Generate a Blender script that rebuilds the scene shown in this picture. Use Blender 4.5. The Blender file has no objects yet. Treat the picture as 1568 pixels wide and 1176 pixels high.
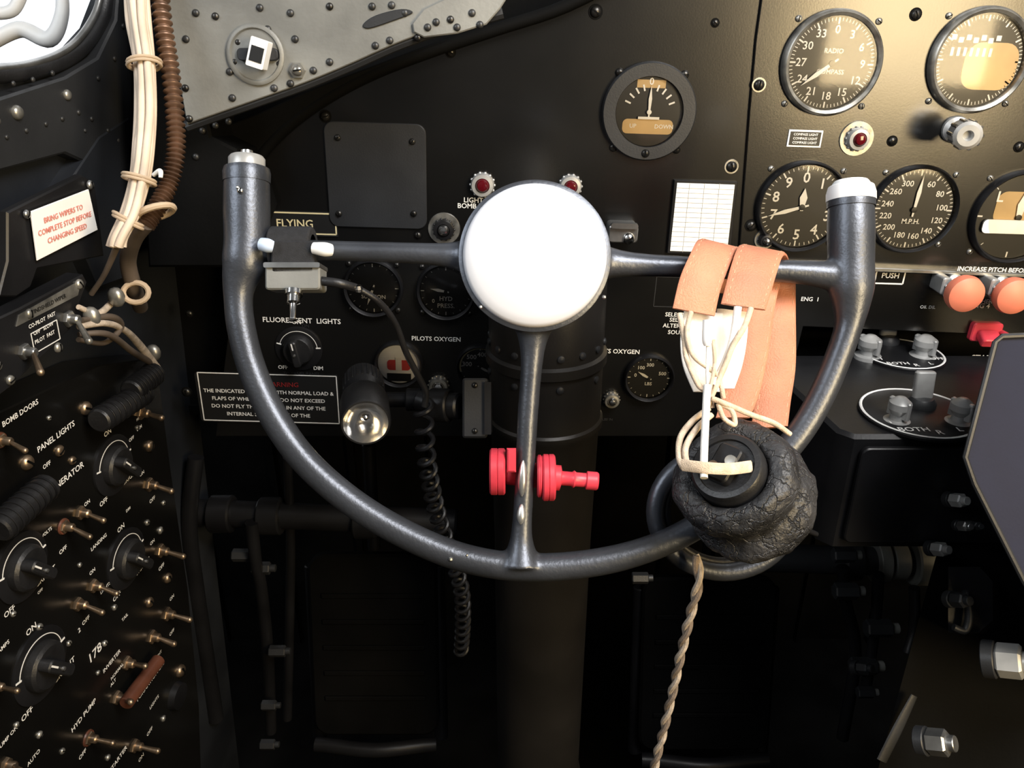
import bpy, math, random
from mathutils import Vector, Matrix, noise
random.seed(4)
FP=1220.0
C=Vector((0,0,1.2)); PT=math.radians(25)
R=Vector((1,0,0)); F=Vector((0,math.cos(PT),-math.sin(PT))); U=Vector((0,math.sin(PT),math.cos(PT)))
def ray(u,v): return R*((u-784)/FP)+U*((588-v)/FP)+F
def px(u,v,d): return C+ray(u,v)*d
def basis(ex,ey,n,o):
    M=Matrix.Identity(4)
    for i in range(3):
        M[i][0]=ex[i];M[i][1]=ey[i];M[i][2]=n[i];M[i][3]=o[i]
    return M
class Frame:
    def __init__(s,o,ex,ey):
        s.o=Vector(o); s.ex=Vector(ex).normalized(); n=s.ex.cross(Vector(ey)).normalized()
        s.n=n; s.ey=n.cross(s.ex)
        s.M=basis(s.ex,s.ey,s.n,s.o)
    def hit(s,u,v,off=0):
        r=ray(u,v); t=((s.o+s.n*off-C).dot(s.n))/r.dot(s.n); return C+r*t,t
    def at(s,u,v,rot=0,off=0):
        p,t=s.hit(u,v,off)
        return basis(s.ex,s.ey,s.n,p)@Matrix.Rotation(math.radians(rot),4,'Z'), t/FP
    def loc(s,u,v,off=0):
        p,t=s.hit(u,v,off); d=p-s.o; return (d.dot(s.ex),d.dot(s.ey))
    def poly(s,pts,off=0): return [s.loc(u,v,off) for u,v in pts]
    def shift(s,off): return Frame(s.o+s.n*off,s.ex,s.ey)
def axisM(p0,p1,up=Vector((0.01,0.02,1))):
    z=(p1-p0).normalized(); x=up.cross(z)
    if x.length<1e-4: x=Vector((1,0,0))
    x.normalize(); y=z.cross(x); return basis(x,y,z,p0)
# ---------------- materials
MATS={}
def mat(name,col,rough=.5,metal=0,var=0.0,vs=20,bump=0,bs=200,spec=.5,col2=None,coat=0,kind='noise'):
    m=bpy.data.materials.new(name); m.use_nodes=True; nt=m.node_tree; b=nt.nodes['Principled BSDF']
    b.inputs['Base Color'].default_value=(*col,1); b.inputs['Roughness'].default_value=rough
    b.inputs['Metallic'].default_value=metal
    b.inputs['Specular IOR Level'].default_value=spec
    tc=nt.nodes.new('ShaderNodeTexCoord')
    if var or col2:
        n=nt.nodes.new('ShaderNodeTexNoise'); n.inputs['Scale'].default_value=vs; n.inputs['Detail'].default_value=6
        nt.links.new(tc.outputs['Object'],n.inputs['Vector'])
        cr=nt.nodes.new('ShaderNodeValToRGB')
        c2=col2 or tuple(min(1,c*(1+var)) for c in col); c1=tuple(c*(1-var) for c in col)
        cr.color_ramp.elements[0].position=.35; cr.color_ramp.elements[1].position=.68
        cr.color_ramp.elements[0].color=(*c1,1); cr.color_ramp.elements[1].color=(*c2,1)
        nt.links.new(n.outputs['Fac'],cr.inputs['Fac']); nt.links.new(cr.outputs['Color'],b.inputs['Base Color'])
        mr=nt.nodes.new('ShaderNodeMapRange'); mr.inputs['To Min'].default_value=max(0,rough-.06); mr.inputs['To Max'].default_value=min(1,rough+.08)
        nt.links.new(n.outputs['Fac'],mr.inputs['Value']); nt.links.new(mr.outputs['Result'],b.inputs['Roughness'])
    if bump:
        if kind=='crack':
            nz=nt.nodes.new('ShaderNodeTexNoise'); nz.inputs['Scale'].default_value=70; nz.inputs['Detail'].default_value=5
            nt.links.new(tc.outputs['Object'],nz.inputs['Vector'])
            va=nt.nodes.new('ShaderNodeVectorMath'); va.operation='SCALE'; va.inputs['Scale'].default_value=.035
            nt.links.new(nz.outputs['Color'],va.inputs[0])
            vb=nt.nodes.new('ShaderNodeVectorMath'); vb.operation='ADD'; nt.links.new(tc.outputs['Object'],vb.inputs[0]); nt.links.new(va.outputs[0],vb.inputs[1])
            n2=nt.nodes.new('ShaderNodeTexVoronoi'); n2.feature='DISTANCE_TO_EDGE'; n2.inputs['Scale'].default_value=bs; out=n2.outputs['Distance']
            q=nt.nodes.new('ShaderNodeMapRange'); q.inputs['From Max'].default_value=.06; nt.links.new(out,q.inputs['Value'])
            nf=nt.nodes.new('ShaderNodeTexNoise'); nf.inputs['Scale'].default_value=450; nf.inputs['Detail'].default_value=5; nt.links.new(tc.outputs['Object'],nf.inputs['Vector'])
            ad=nt.nodes.new('ShaderNodeMath'); ad.operation='MULTIPLY_ADD'; ad.inputs[1].default_value=1.2; nt.links.new(nf.outputs['Fac'],ad.inputs[0]); nt.links.new(q.outputs['Result'],ad.inputs[2])
            nt.links.new(vb.outputs[0],n2.inputs['Vector']); out=ad.outputs[0]
        else:
            n2=nt.nodes.new('ShaderNodeTexNoise'); n2.inputs['Scale'].default_value=bs; n2.inputs['Detail'].default_value=4; out=n2.outputs['Fac']
            nt.links.new(tc.outputs['Object'],n2.inputs['Vector'])
        bp=nt.nodes.new('ShaderNodeBump'); bp.inputs['Strength'].default_value=bump; bp.inputs['Distance'].default_value=.001
        nt.links.new(out,bp.inputs['Height']); nt.links.new(bp.outputs['Normal'],b.inputs['Normal'])
    MATS[name]=m; return m
mat('panel_black',(.005,.0048,.0045),.23,0,.3,6,.03,700,.7)
mat('dark',(.004,.004,.004),.7,0,.4,10,.15,300,.06)
mat('satin_black',(.009,.009,.010),.38,0,.35,14,.08,500,.3)
mat('plate',(.020,.021,.023),.45,0,.15,20,.1,700)
mat('slate',(.014,.016,.030),.55,0,.2,12,.1,500,.10)
mat('wall_paint',(.016,.018,.022),.42,0,.4,9,.12,300)
mat('yoke_metal',(.085,.092,.108),.36,.68,.25,16,.18,450,.6)
mat('yoke_worn',(.62,.62,.60),.32,.8,.3,60,.1,400)
mat('cap_white',(.66,.67,.71),.42,0,.02,10)
mat('white_plastic',(.85,.85,.84),.45,0,.05,40)
mat('cast_grey',(.40,.40,.39),.35,.35,.2,40)
mat('zinc_grey',(.20,.20,.185),.5,.2,.28,14,.2,300)
mat('rivet',(.05,.05,.05),.4,.5,.3,60)
mat('screw',(.05,.048,.045),.32,.8,.4,90)
mat('chrome',(.75,.74,.72),.16,1,.1,60)
mat('steel',(.42,.42,.41),.3,.9,.25,50)
mat('brass',(.34,.25,.17),.36,.9,.3,90)
mat('bezel',(.34,.33,.30),.34,.75,.45,70)
mat('face',(.010,.010,.010),.45)
mat('white',(.80,.79,.76),.6)
mat('cream_ink',(.72,.62,.36),.6)
mat('red_ink',(.55,.05,.05),.6)
mat('dull_red_ink',(.22,.015,.015),.6)
mat('pale_red_ink',(.78,.25,.20),.6)
mat('paper',(.85,.84,.81),.65,0,.05,20)
mat('paper_line',(.42,.42,.42),.7)
mat('red_paint',(.60,.045,.07),.36,0,.2,40,.05,300)
mat('red_lens',(.08,.003,.006),.12,0)
mat('salmon',(.72,.21,.125),.45,0,.08,30)
mat('leather',(.55,.215,.12),.55,0,.2,30,.5,900)
mat('stitch',(.62,.36,.23),.7)
mat('rubber_cracked',(.030,.030,.032),.42,0,.5,40,.75,75,kind='crack')
mat('rubber',(.012,.012,.013),.42,0,.3,40,.2,600)
mat('cloth_cord',(.66,.52,.38),.85,0,.2,200,.5,1500)
mat('white_cloth',(.88,.85,.79),.8,0,.08,120,.3,1500)
mat('twist_tan',(.46,.38,.30),.85,0,.25,200,.5,1500)
mat('twist_brown',(.22,.17,.13),.85,0,.25,200,.5,1500)
mat('wire_cream',(.70,.57,.44),.6,0,.15,40)
mat('lace',(.50,.38,.26),.8)
mat('conduit',(.17,.10,.065),.42,.45,.35,60)
mat('dark_cable',(.08,.06,.045),.6,0,.3,40)
mat('blue_insul',(.55,.66,.85),.4)
mat('nylon',(.014,.014,.016),.8,0,.3,300,.6,2500)
mat('handle_brown',(.10,.035,.02),.4,0,.3,40)
mat('column_paint',(.020,.018,.016),.36,.25,.25,10,.10,500,.7)
mat('amber_glare_tan',(.55,.38,.18),.4,0,.3,10)  # golden glare painted on two dials, and plain tan dial bands
g=bpy.data.materials.new('glass'); g.use_nodes=True; nt=g.node_tree; nt.nodes.clear()
o=nt.nodes.new('ShaderNodeOutputMaterial'); mx=nt.nodes.new('ShaderNodeMixShader'); tr=nt.nodes.new('ShaderNodeBsdfTransparent'); gl=nt.nodes.new('ShaderNodeBsdfGlossy'); fr=nt.nodes.new('ShaderNodeFresnel')
gl.inputs['Roughness'].default_value=.10; fr.inputs['IOR'].default_value=1.45
nt.links.new(fr.outputs[0],mx.inputs[0]); nt.links.new(tr.outputs[0],mx.inputs[1]); nt.links.new(gl.outputs[0],mx.inputs[2]); nt.links.new(mx.outputs[0],o.inputs[0]); MATS['glass']=g
# ---------------- builder
def group(name,loc):
    e=bpy.data.objects.new(name,None); e.empty_display_size=.02; e.location=loc
    bpy.context.scene.collection.objects.link(e); return e
class B:
    def __init__(s,name,parent=None):
        s.name=name; s.parent=parent; s.v=[]; s.f=[]; s.m=[]; s.mats=[]
    def mi(s,m):
        if m not in s.mats: s.mats.append(m)
        return s.mats.index(m)
    def add(s,vs,fs,m):
        o=len(s.v); s.v+= [tuple(x) for x in vs]; i=s.mi(m)
        for f in fs: s.f.append(tuple(a+o for a in f)); s.m.append(i)
    def lathe(s,M,prof,m,seg=40,sx=1,sy=1,ms=None):
        vs=[];rings=[]
        for (r,z) in prof:
            if r<1e-7: rings.append([len(vs)]); vs.append(M@Vector((0,0,z)))
            else:
                rings.append(list(range(len(vs),len(vs)+seg)))
                for k in range(seg):
                    a=2*math.pi*k/seg; vs.append(M@Vector((r*sx*math.cos(a),r*sy*math.sin(a),z)))
        o=len(s.v); s.v+=[tuple(x) for x in vs]
        for i in range(len(rings)-1):
            a,b=rings[i],rings[i+1]; mm=s.mi(ms[i] if ms else m)
            for k in range(seg):
                k2=(k+1)%seg
                if len(a)==1 and len(b)==1: continue
                if len(a)==1: f=(a[0],b[k2],b[k])
                elif len(b)==1: f=(a[k],a[k2],b[0])
                else: f=(a[k],a[k2],b[k2],b[k])
                s.f.append(tuple(x+o for x in f)); s.m.append(mm)
    def cyl(s,p0,p1,r0,m,r1=None,seg=20,bev=0.15):
        r1=r0 if r1 is None else r1; L=(p1-p0).length; M=axisM(p0,p1); e=min(r0,r1,L/2)*bev
        s.lathe(M,[(0,0),(r0-e,0),(r0,e),(r1,L-e),(r1-e,L),(0,L)],m,seg)
    def ball(s,c,r,m,seg=16,M=None,sc=(1,1,1)):
        M=(M or Matrix.Identity(4)).copy(); M.translation=c
        M=M@Matrix.Diagonal((*sc,1))
        n=seg//2; s.lathe(M,[(0 if i in(0,n) else r*math.sin(math.pi*i/n),-r*math.cos(math.pi*i/n)) for i in range(n+1)],m,seg)
    def tube(s,pts,rad,m,seg=16,closed=False,flat=(1,1),up=None):
        n=len(pts); rad=rad if isinstance(rad,(list,tuple)) else [rad]*n
        T=[]
        for i in range(n):
            a=pts[i-1] if (i>0 or closed) else pts[i]; b=pts[(i+1)%n] if (i<n-1 or closed) else pts[i]
            T.append((b-a).normalized())
        N=up or Vector((.13,.97,.2)); N=(N-T[0]*N.dot(T[0])).normalized(); vs=[]
        for i in range(n):
            N=(N-T[i]*N.dot(T[i])).normalized(); Bn=T[i].cross(N)
            for k in range(seg):
                a=2*math.pi*k/seg; vs.append(pts[i]+(N*math.cos(a)*flat[0]+Bn*math.sin(a)*flat[1])*rad[i])
        fs=[]
        for i in range(n if closed else n-1):
            j=(i+1)%n
            for k in range(seg):
                k2=(k+1)%seg; fs.append((i*seg+k,i*seg+k2,j*seg+k2,j*seg+k))
        if not closed: fs.append(tuple(range(seg))[::-1]); fs.append(tuple(range((n-1)*seg,n*seg)))
        s.add(vs,fs,m)
    def prism(s,M,pts,z0,z1,m,bev=0,mtop=None):
        n=len(pts); A=sum(pts[i][0]*pts[(i+1)%n][1]-pts[(i+1)%n][0]*pts[i][1] for i in range(n))
        if A<0: pts=pts[::-1]
        lay=[(pts,z0)]
        if bev>0:
            ins=[]
            for i in range(n):
                a=Vector(pts[i-1]);b=Vector(pts[i]);c=Vector(pts[(i+1)%n])
                d1=(b-a).normalized() if (b-a).length>0 else Vector((1,0)); d2=(c-b).normalized() if (c-b).length>0 else d1
                n1=Vector((-d1.y,d1.x)); n2=Vector((-d2.y,d2.x)); nn=(n1+n2)
                nn=nn/max(.4,nn.length_squared/2) if nn.length>0 else n1
                ins.append(tuple(b+nn*bev))
            lay+=[(pts,z1-bev),(ins,z1)]
        else: lay.append((pts,z1))
        vs=[];fs=[]
        for p,z in lay: vs+=[M@Vector((a,b,z)) for a,b in p]
        for l in range(len(lay)-1):
            for k in range(n):
                k2=(k+1)%n; fs.append((l*n+k,l*n+k2,(l+1)*n+k2,(l+1)*n+k))
        fs.append(tuple(range(n))[::-1]); s.add(vs,fs,m)
        o=(len(lay)-1)*n; s.add(vs[o:],[tuple(range(n))],mtop or m)
    def rbox(s,M,w,h,z0,z1,m,r=.0,bev=0,cx=0,cy=0,mtop=None):
        pts=[]
        if r<=0: pts=[(cx-w/2,cy-h/2),(cx+w/2,cy-h/2),(cx+w/2,cy+h/2),(cx-w/2,cy+h/2)]
        else:
            for q,(sx,sy) in enumerate([(1,1),(-1,1),(-1,-1),(1,-1)]):
                for k in range(6):
                    a=math.pi/2*(q+k/5); pts.append((cx+sx*(w/2-r)+r*math.cos(a),cy+sy*(h/2-r)+r*math.sin(a)))
        s.prism(M,pts,z0,z1,m,bev,mtop)
    def ribbon(s,pts,sides,th,m):
        n=len(pts); vs=[];fs=[]
        for i in range(n):
            T=(pts[min(i+1,n-1)]-pts[max(i-1,0)]).normalized(); S=sides[i]; N=T.cross(S).normalized()*th/2; e=S.normalized()*th*.5
            vs+=[pts[i]-S+N*.4,pts[i]-S+e+N,pts[i]+S-e+N,pts[i]+S+N*.4,pts[i]+S-N*.4,pts[i]+S-e-N,pts[i]-S+e-N,pts[i]-S-N*.4]
        for i in range(n-1):
            for k in range(8):
                k2=(k+1)%8; fs.append((i*8+k,(i+1)*8+k,(i+1)*8+k2,i*8+k2))
        fs.append(tuple(range(8))); fs.append(tuple(range((n-1)*8,n*8))[::-1]); s.add(vs,fs,m)
    def text(s,M,t,size,m='white',x=0,y=0,z=.0005,rot=0,al='CENTER',bold=.014):
        cu=bpy.data.curves.new('t','FONT'); cu.body=t; cu.size=size; cu.align_x=al; cu.align_y='CENTER'; cu.resolution_u=2; cu.offset=bold*size
        ob=bpy.data.objects.new('t',cu); me=bpy.data.meshes.new_from_object(ob)
        X=M@Matrix.Translation((x,y,z))@Matrix.Rotation(math.radians(rot),4,'Z')
        s.add([X@v.co for v in me.vertices],[tuple(p.vertices) for p in me.polygons],m)
        bpy.data.objects.remove(ob); bpy.data.meshes.remove(me); bpy.data.curves.remove(cu)
    def label(s,fr,u,v,t,h,m='white',rot=0,off=.0005,al='CENTER'):
        M,k=fr.at(u,v,rot); s.text(M,t,h*k/.7,m,z=off,al=al)
    def frame_line(s,fr,u0,v0,u1,v1,m='white',w=1.6,off=.0003):
        M,k=fr.at((u0+u1)/2,(v0+v1)/2); W=(u1-u0)*k;H=(v1-v0)*k*1.06; w*=k
        for cx,cy,a,b in ((0,H/2,W,w),(0,-H/2,W,w),(W/2,0,w,H),(-W/2,0,w,H)): s.rbox(M,a,b,0,off,m,cx=cx,cy=cy)
    def screw(s,M,r,m='screw',slot=True,ang=None,z=0):
        M=M@Matrix.Translation((0,0,z))@Matrix.Rotation(random.uniform(0,3) if ang is None else ang,4,'Z')
        s.lathe(M,[(r,0),(r,r*.25),(r*.75,r*.6),(r*.3,r*.75),(0,r*.78)],m,14)
        if slot:
            s.rbox(M,r*1.5,r*.28,r*.6,r*.82,'dark'); 
    def done(s,mods=None):
        me=bpy.data.meshes.new(s.name); me.from_pydata(s.v,[],s.f)
        for m in s.mats: me.materials.append(MATS[m])
        me.polygons.foreach_set('material_index',s.m); me.polygons.foreach_set('use_smooth',[True]*len(s.f))
        me.set_sharp_from_angle(angle=math.radians(38)); me.update()
        ob=bpy.data.objects.new(s.name,me); bpy.context.scene.collection.objects.link(ob)
        if s.parent:
            ob.parent=s.parent; ob.matrix_parent_inverse=Matrix.Translation(s.parent.location).inverted()
        else:
            c=sum((Vector(v) for v in s.v),Vector())/max(1,len(s.v)); me.transform(Matrix.Translation(-c)); ob.location=c
        return ob
def cr(pts,n=8,closed=False):
    out=[];L=len(pts); D=len(pts[0])
    rng=range(L if closed else L-1)
    for i in rng:
        g=lambda k: pts[k%L] if closed else pts[max(0,min(L-1,k))]
        p0,p1,p2,p3=g(i-1),g(i),g(i+1),g(i+2)
        for k in range(n):
            t=k/n; out.append(tuple(.5*((2*p1[d])+(-p0[d]+p2[d])*t+(2*p0[d]-5*p1[d]+4*p2[d]-p3[d])*t*t+(-p0[d]+3*p1[d]-3*p2[d]+p3[d])*t**3) for d in range(D)))
    if not closed: out.append(tuple(pts[-1]))
    return out
def ptube(b,pts,m,n=8,seg=16,closed=False,flat=(1,1),up=None):
    q=cr(pts,n,closed); b.tube([px(a[0],a[1],a[2]) for a in q],[a[3]*a[2]/FP for a in q],m,seg,closed,flat,up)
def helix(path,rad,turns,ph=0,per=14):
    n=int(turns*per); L=[0]
    for i in range(1,len(path)): L.append(L[-1]+(path[i]-path[i-1]).length)
    out=[]
    for k in range(n+1):
        d=L[-1]*k/n; i=1
        while i<len(L)-1 and L[i]<d: i+=1
        t=(d-L[i-1])/max(1e-9,L[i]-L[i-1]); p=path[i-1].lerp(path[i],t); T=(path[i]-path[i-1]).normalized()
        N=Vector((.1,1,.1)); N=(N-T*N.dot(T)).normalized(); Bn=T.cross(N); a=2*math.pi*turns*k/n+ph
        out.append(p+(N*math.cos(a)+Bn*math.sin(a))*rad)
    return out
# ---------------- frames
a=math.radians(1.8)
PY=.68
MP=Frame((0,PY,C.z-.2),(math.cos(a),0,-math.sin(a)),(math.sin(a),0,math.cos(a)))
MPR=MP.shift(.003)
LW=Frame((-.33,.66,C.z-.3),(.136,1.103,0),(.069,0,1))
# ---------------- room shell
b=B('floor'); b.rbox(Matrix.Translation((.2,.3,0)),2.4,2.4,-.03,0,'dark'); b.done()
b=B('wall_front'); Mx=Frame((0,1.32,0),(1,0,0),(0,0,1)); b.rbox(Mx.M,2.4,.83,0,.02,'dark',cx=.2,cy=.415)
for i in range(12): b.rbox(Mx.M,.012,.80,.02,.035,'dark',cx=-.6+i*.15,cy=.40)
b.done()
b=B('bulkhead_behind_panel'); Fb=Frame((0,PY+.05,C.z),(1,0,0),(0,0,1))
b.prism(Fb.M,[(-.335,-.36),(1.0,-.36),(1.0,.06),(-.315,.06)],0,.006,'dark'); 
b.prism(Matrix.Translation((0,0,C.z-.37)),[(-.5,.72),(1.0,.72),(1.0,1.33),(-.5,1.33)],0,.01,'dark'); b.done()
b=B('wall_right'); Mr=Frame((1.0,.4,0),(0,-1,0),(0,0,1)); b.rbox(Mr.M,2.0,1.3,0,.02,'dark',cy=.65,cx=.0)
for i in range(8): b.rbox(Mr.M,.02,1.2,.02,.04,'wall_paint',cx=-.9+i*.25,cy=.6)
b.done()
# left wall with window opening
b=B('wall_left')
zb=-(.9-.02)
A=[LW.loc(-260,125),LW.loc(-20,114),LW.loc(60,104),LW.loc(112,82),LW.loc(145,45),LW.loc(162,0),LW.loc(170,-90),LW.loc(300,-90),LW.loc(300,200),LW.loc(296,560)]
A+= [(A[-1][0],zb),(-.85,zb),(-.85,A[0][1])]
b.prism(LW.M,A,-.012,0,'wall_paint'); 
b.done()
# window
b=B('window_1')
edge=[(-260,125),(-20,114),(60,104),(112,82),(145,45),(162,0),(170,-90)]
q=cr(edge,6); b.tube([LW.hit(u,v,.003)[0] for u,v in q],.006,'rubber',12)
b.tube([LW.hit(u-8,v-8,.006)[0] for u,v in q],.0025,'steel',10)
gp=[LW.loc(u,v) for u,v in q]+[(LW.loc(170,-90)[0],.5),(-.7,.5)]
if sum(gp[i-1][0]*gp[i][1]-gp[i][0]*gp[i-1][1] for i in range(len(gp)))<0: gp=gp[::-1]
b.add([LW.M@Vector((x,y,-.008)) for x,y in gp],[tuple(range(len(gp)))],'glass')
ptube(b,[(-20,70,.62,10),(30,45,.62,12),(75,60,.62,12),(95,20,.62,10),(92,-40,.62,8)],'white_plastic',seg=12)
ptube(b,[(-20,20,.64,10),(20,15,.64,9),(40,-30,.64,9)],'white_plastic',seg=12)
b.done()
# side frame ribs & rivets
b=B('fuselage_frame')
fr1=LW.shift(.012)
b.prism(fr1.M,fr1.poly([(-200,205),(0,150),(100,118),(150,88),(178,30),(186,-80),(215,-80),(205,110),(195,250),(160,262),(100,235),(0,262),(-200,330)]),-.012,0,'plate',.0015)
b.prism(fr1.M,fr1.poly([(150,210),(196,180),(205,420),(150,440),(90,300)]),-.012,.001,'wall_paint',.001)
for u,v,r in [(25,172,11),(102,145,8),(-5,185,6),(10,210,4),(40,200,4),(70,190,4),(95,182,4),(20,128,4),(50,122,4),(80,112,4),(120,172,4),(140,182,4),(165,200,4),(180,215,4),(150,120,4),(175,90,4),(188,40,4),(192,0,4),(130,200,3)]:
    M,k=fr1.at(u,v); b.screw(M,r*k,'bezel' if r>5 else 'rivet',slot=False)
b.done()
# ------------- instrument panel
b=B('instrument_panel')
arc=cr([(372,330),(385,262),(420,212),(480,163),(560,118),(650,82),(760,45),(870,8),(1000,-60)],5)
P=MP.poly(arc+[(1200,-80),(1134,420),(1134,668),(330,668)])
b.prism(MP.M,P,-.004,0,'panel_black',.0005)
P=MPR.poly([(1172,-40),(1158,60),(1148,170),(1131,400),(1640,421),(1700,421),(1700,-40)])
b.prism(MPR.M,P,-.004,0,'panel_black',.0006)
# lip under right panel
LP=Frame(MPR.hit(1350,408)[0]+Vector((0,-.004,0)),MP.ex,MP.ey)
b.prism(LP.M,[LP.loc(1131,400),LP.loc(1700,423),LP.loc(1700,428),LP.loc(1131,406)],-.012,.004,'steel',.0005)
# lower right subpanel
SP=MP.shift(.004); b.prism(SP.M,SP.poly([(1138,408),(1700,430),(1700,520),(1230,500),(1215,560),(1138,560)]),-.006,0,'panel_black',.0005)
# arc frame tube under the glareshield
b.tube([MP.hit(u,v,.006)[0] for u,v in arc],.005,'dark',10)
# blank plate
M,k=MP.at(577,270); b.rbox(M,152*k,158*k,0,.0025,'plate',r=.008,bev=.0006)
for u,v in [(518,210),(632,216),(520,326),(634,326)]:
    M,k=MP.at(u,v); b.screw(M,5*k,'screw',z=.0025)
for u,v,r in [(912,18,8),(690,80,6),(498,178,7),(1120,255,8),(1402,22,7),(1162,130,8),(1366,216,6),(1560,225,6),(1182,395,5),(660,378,5),(1095,35,5),(286,600,6),(1150,345,7),(1290,520,6),(640,360,5),(290,480,5)]:
    f0=MPR if u>1140 else MP
    M,k=f0.at(u,v); b.screw(M,r*k*1.05,'screw'); 
    b.lathe(M,[(r*k*1.4,0),(r*k*1.35,.0006),(0,.0006)],'bezel' if u in(1162,1120) else 'dark',18)
# hand lettered labels
L=[(735,307,'LIGHT ON',7.5),(735,316,'BOMB DOORS',7.5),(462,491,'FLUORESCENT  LIGHTS',8),(468,499,'ON',5),(668,519,'PILOTS OXYGEN',7),(942,538,'PILOTS OXYGEN',7),(462,572,'TO PANEL PANEL',5),
(1040,482,'SELECTOR',6.5),(1040,490,'SELECT',6.5),(1040,499,'ALTERNATE',6.5),(1040,509,'SOURCE',6.5),(990,602,'PRESS OXY',5),(930,642,'LBS IN',4)]
for u,v,t,h in L: b.label(MP,u,v,t,h,'white' if h>5.5 else 'plate',rot=0)
for u,v,t,h in [(1240,458,'ENG  1',6.5),(1500,468,'ENG 4',7.5),(1500,461,'FEATHER',6.5),(1518,411,'INCREASE PITCH BEFORE',7),(1363,422,'PUSH',8),(1420,470,'OIL DIL',5),(1505,548,'START',9),(1290,470,'ENG 2',5.5)]:
    b.label(SP if v!=411 else LP,u,v,t,h,off=.0045 if v==411 else .0008)
b.frame_line(SP,1341,410,1385,434,w=2.2)
# warning placard
M,k=MP.at(412,610); b.rbox(M,216*k,84*k,0,.0012,'face',r=.003)
b.frame_line(MP.shift(.0012),308,572,517,648,w=1.4)
for i,(t,mm) in enumerate([('WARNING','dull_red_ink'),('THE INDICATED AIRSPEED WITH NORMAL LOAD &','white'),('FLAPS OF WHEELS DOWN DO NOT EXCEED','white'),('DO NOT FLY THIS AIRPLANE IN ANY OF THE','white'),('INTERNAL SIGNALS ANY OF THE','white')]):
    b.label(MP,412 if i else 432,588+i*11.5,t,6.0 if i else 7.5,mm,off=.0018)
# FLYING placard
M,k=MP.at(462,342); b.rbox(M,110*k,38*k,0,.0012,'face')
b.frame_line(MP.shift(.0012),410,327,514,357,m='cream_ink',w=2.2); b.label(MP,452,342,'FLYING',12,'cream_ink',off=.0018)
# placard by lamp
M,k=MPR.at(1232,212); b.rbox(M,52*k,25*k,0,.001,'white_plastic'); b.rbox(M,47*k,20*k,.001,.0014,'face')
for i in range(3): b.text(M,'COMPASS LIGHT',5*k,'white',y=(6-6*i)*k,z=.0016)
# small selector placard outline (lower centre right)
b.frame_line(MP,1003,425,1070,470,m='plate',w=1.2)
b.done()
# compass card
b=B('compass_correction_card')
cf=MP.shift(.004); pl=cf.poly([(1037,280),(1125,283),(1113,387),(1026,384)]); b.prism(cf.M,cf.poly([(1033,276),(1130,279),(1118,391),(1022,388)]),-.004,-.0005,'satin_black',.0004)
b.prism(cf.M,pl,-.0005,.0003,'paper')
for i in range(13):
    t=(i+1)/14; p0=cf.hit(1037-11*t,280+104*t,.0005)[0]; p1=cf.hit(1125-12*t,283+104*t,.0005)[0]; b.cyl(p0,p1,.00018,'paper_line',seg=6)
for t in (.22,.48,.74):
    p0=cf.hit(1037+88*t,281,.0005)[0]; p1=cf.hit(1026+87*t,386,.0005)[0]; b.cyl(p0,p1,.0002,'paper_line',seg=6)
b.done()
# ------------- gauges
def hand(b,M,ang,L,w,z,m='white',tail=.2):
    X=M@Matrix.Rotation(math.radians(-ang),4,'Z')
    b.prism(X,[(-w*.4,-L*tail),(w*.4,-L*tail),(w,L*.5),(0,L),(-w,L*.5)],z,z+.0005,m)
def gauge(name,fr,u,v,r,nums,nt=50,mj=5,hands=(),bez='bezel',words=(),ns=.2,nr=.62,span=(0,360),fm='face',screws=4,thin=.1,fl=False,dome=True):
    M,k=fr.at(u,v); Rm=r*k; b=B(name)
    if fl: b.lathe(M,[(Rm*1.0,0),(Rm*1.0,.004),(Rm*.97,.0055),(Rm*.72,.0055),(Rm*.70,.001)],bez,56)
    else: b.lathe(M,[(Rm*1.02,0),(Rm*1.02,.004),(Rm*.99,.0065),(Rm*(1-thin*.4),.0075),(Rm*(1-thin),.006),(Rm*(1-thin)-.001,.001)],bez,56)
    ri=Rm*(.70 if fl else 1-thin)
    b.lathe(M,[(ri,.0018),(0,.0018)],fm,48)
    full=abs(span[1]-span[0])==360
    for i in range(nt+(0 if full else 1)):
        an=math.radians(span[0]+(span[1]-span[0])*i/nt); big=i%mj==0
        X=M@Matrix.Rotation(-an,4,'Z'); l=ri*(.13 if big else .07); w=ri*(.035 if big else .016)
        b.rbox(X,w,l,.0018,.0021,'white',cy=ri*.95-l/2)
    for t,an in nums:
        an=math.radians(an); b.text(M,t,ri*ns/.7,'white',ri*nr*math.sin(an),ri*nr*math.cos(an),.0023)
    for t,x,y,h in words: b.text(M,t,ri*h/.7,'white',ri*x,ri*y,.0022)
    for an,L,w in hands: hand(b,M,an,ri*L,ri*w,.003)
    if hands: b.lathe(M,[(ri*.07,.002),(ri*.07,.0042),(0,.0045)],'white' if fl else 'face',16)
    gz=.005
    b.lathe(M,[(ri,gz-.0006),(ri*.7,gz+.0000),(0,gz+.0004)],'glass',40)
    for i in range(screws):
        an=math.radians(45+i*90); X=M@Matrix.Translation((Rm*1.14*math.cos(an),Rm*1.14*math.sin(an),0)); b.screw(X,.0026,'bezel' if Rm>.03 else 'screw')
    return b,M,Rm
b,M,r=gauge('radio_compass_indicator',MPR,1272,97,75,[(str(i*3),i*30) for i in range(12)],72,6,[(232,.8,.05)],words=[('RADIO',0,.26,.1),('COMPASS',0,-.18,.1)],ns=.17,nr=.7); b.done()
b,M,r=gauge('flight_direction_indicator',MPR,1497,93,75,[],72,6,[]); 
for i in range(7): b.rbox(M,r*.06,r*.16,.0022,.0025,'white',cx=r*(-.6+i*.13),cy=r*.16)
for i in range(7): b.rbox(M,r*.10,r*.10,.0022,.0025,'white',cx=r*(-.62+i*.15),cy=r*.38 if i%2 else r*.43)
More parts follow.
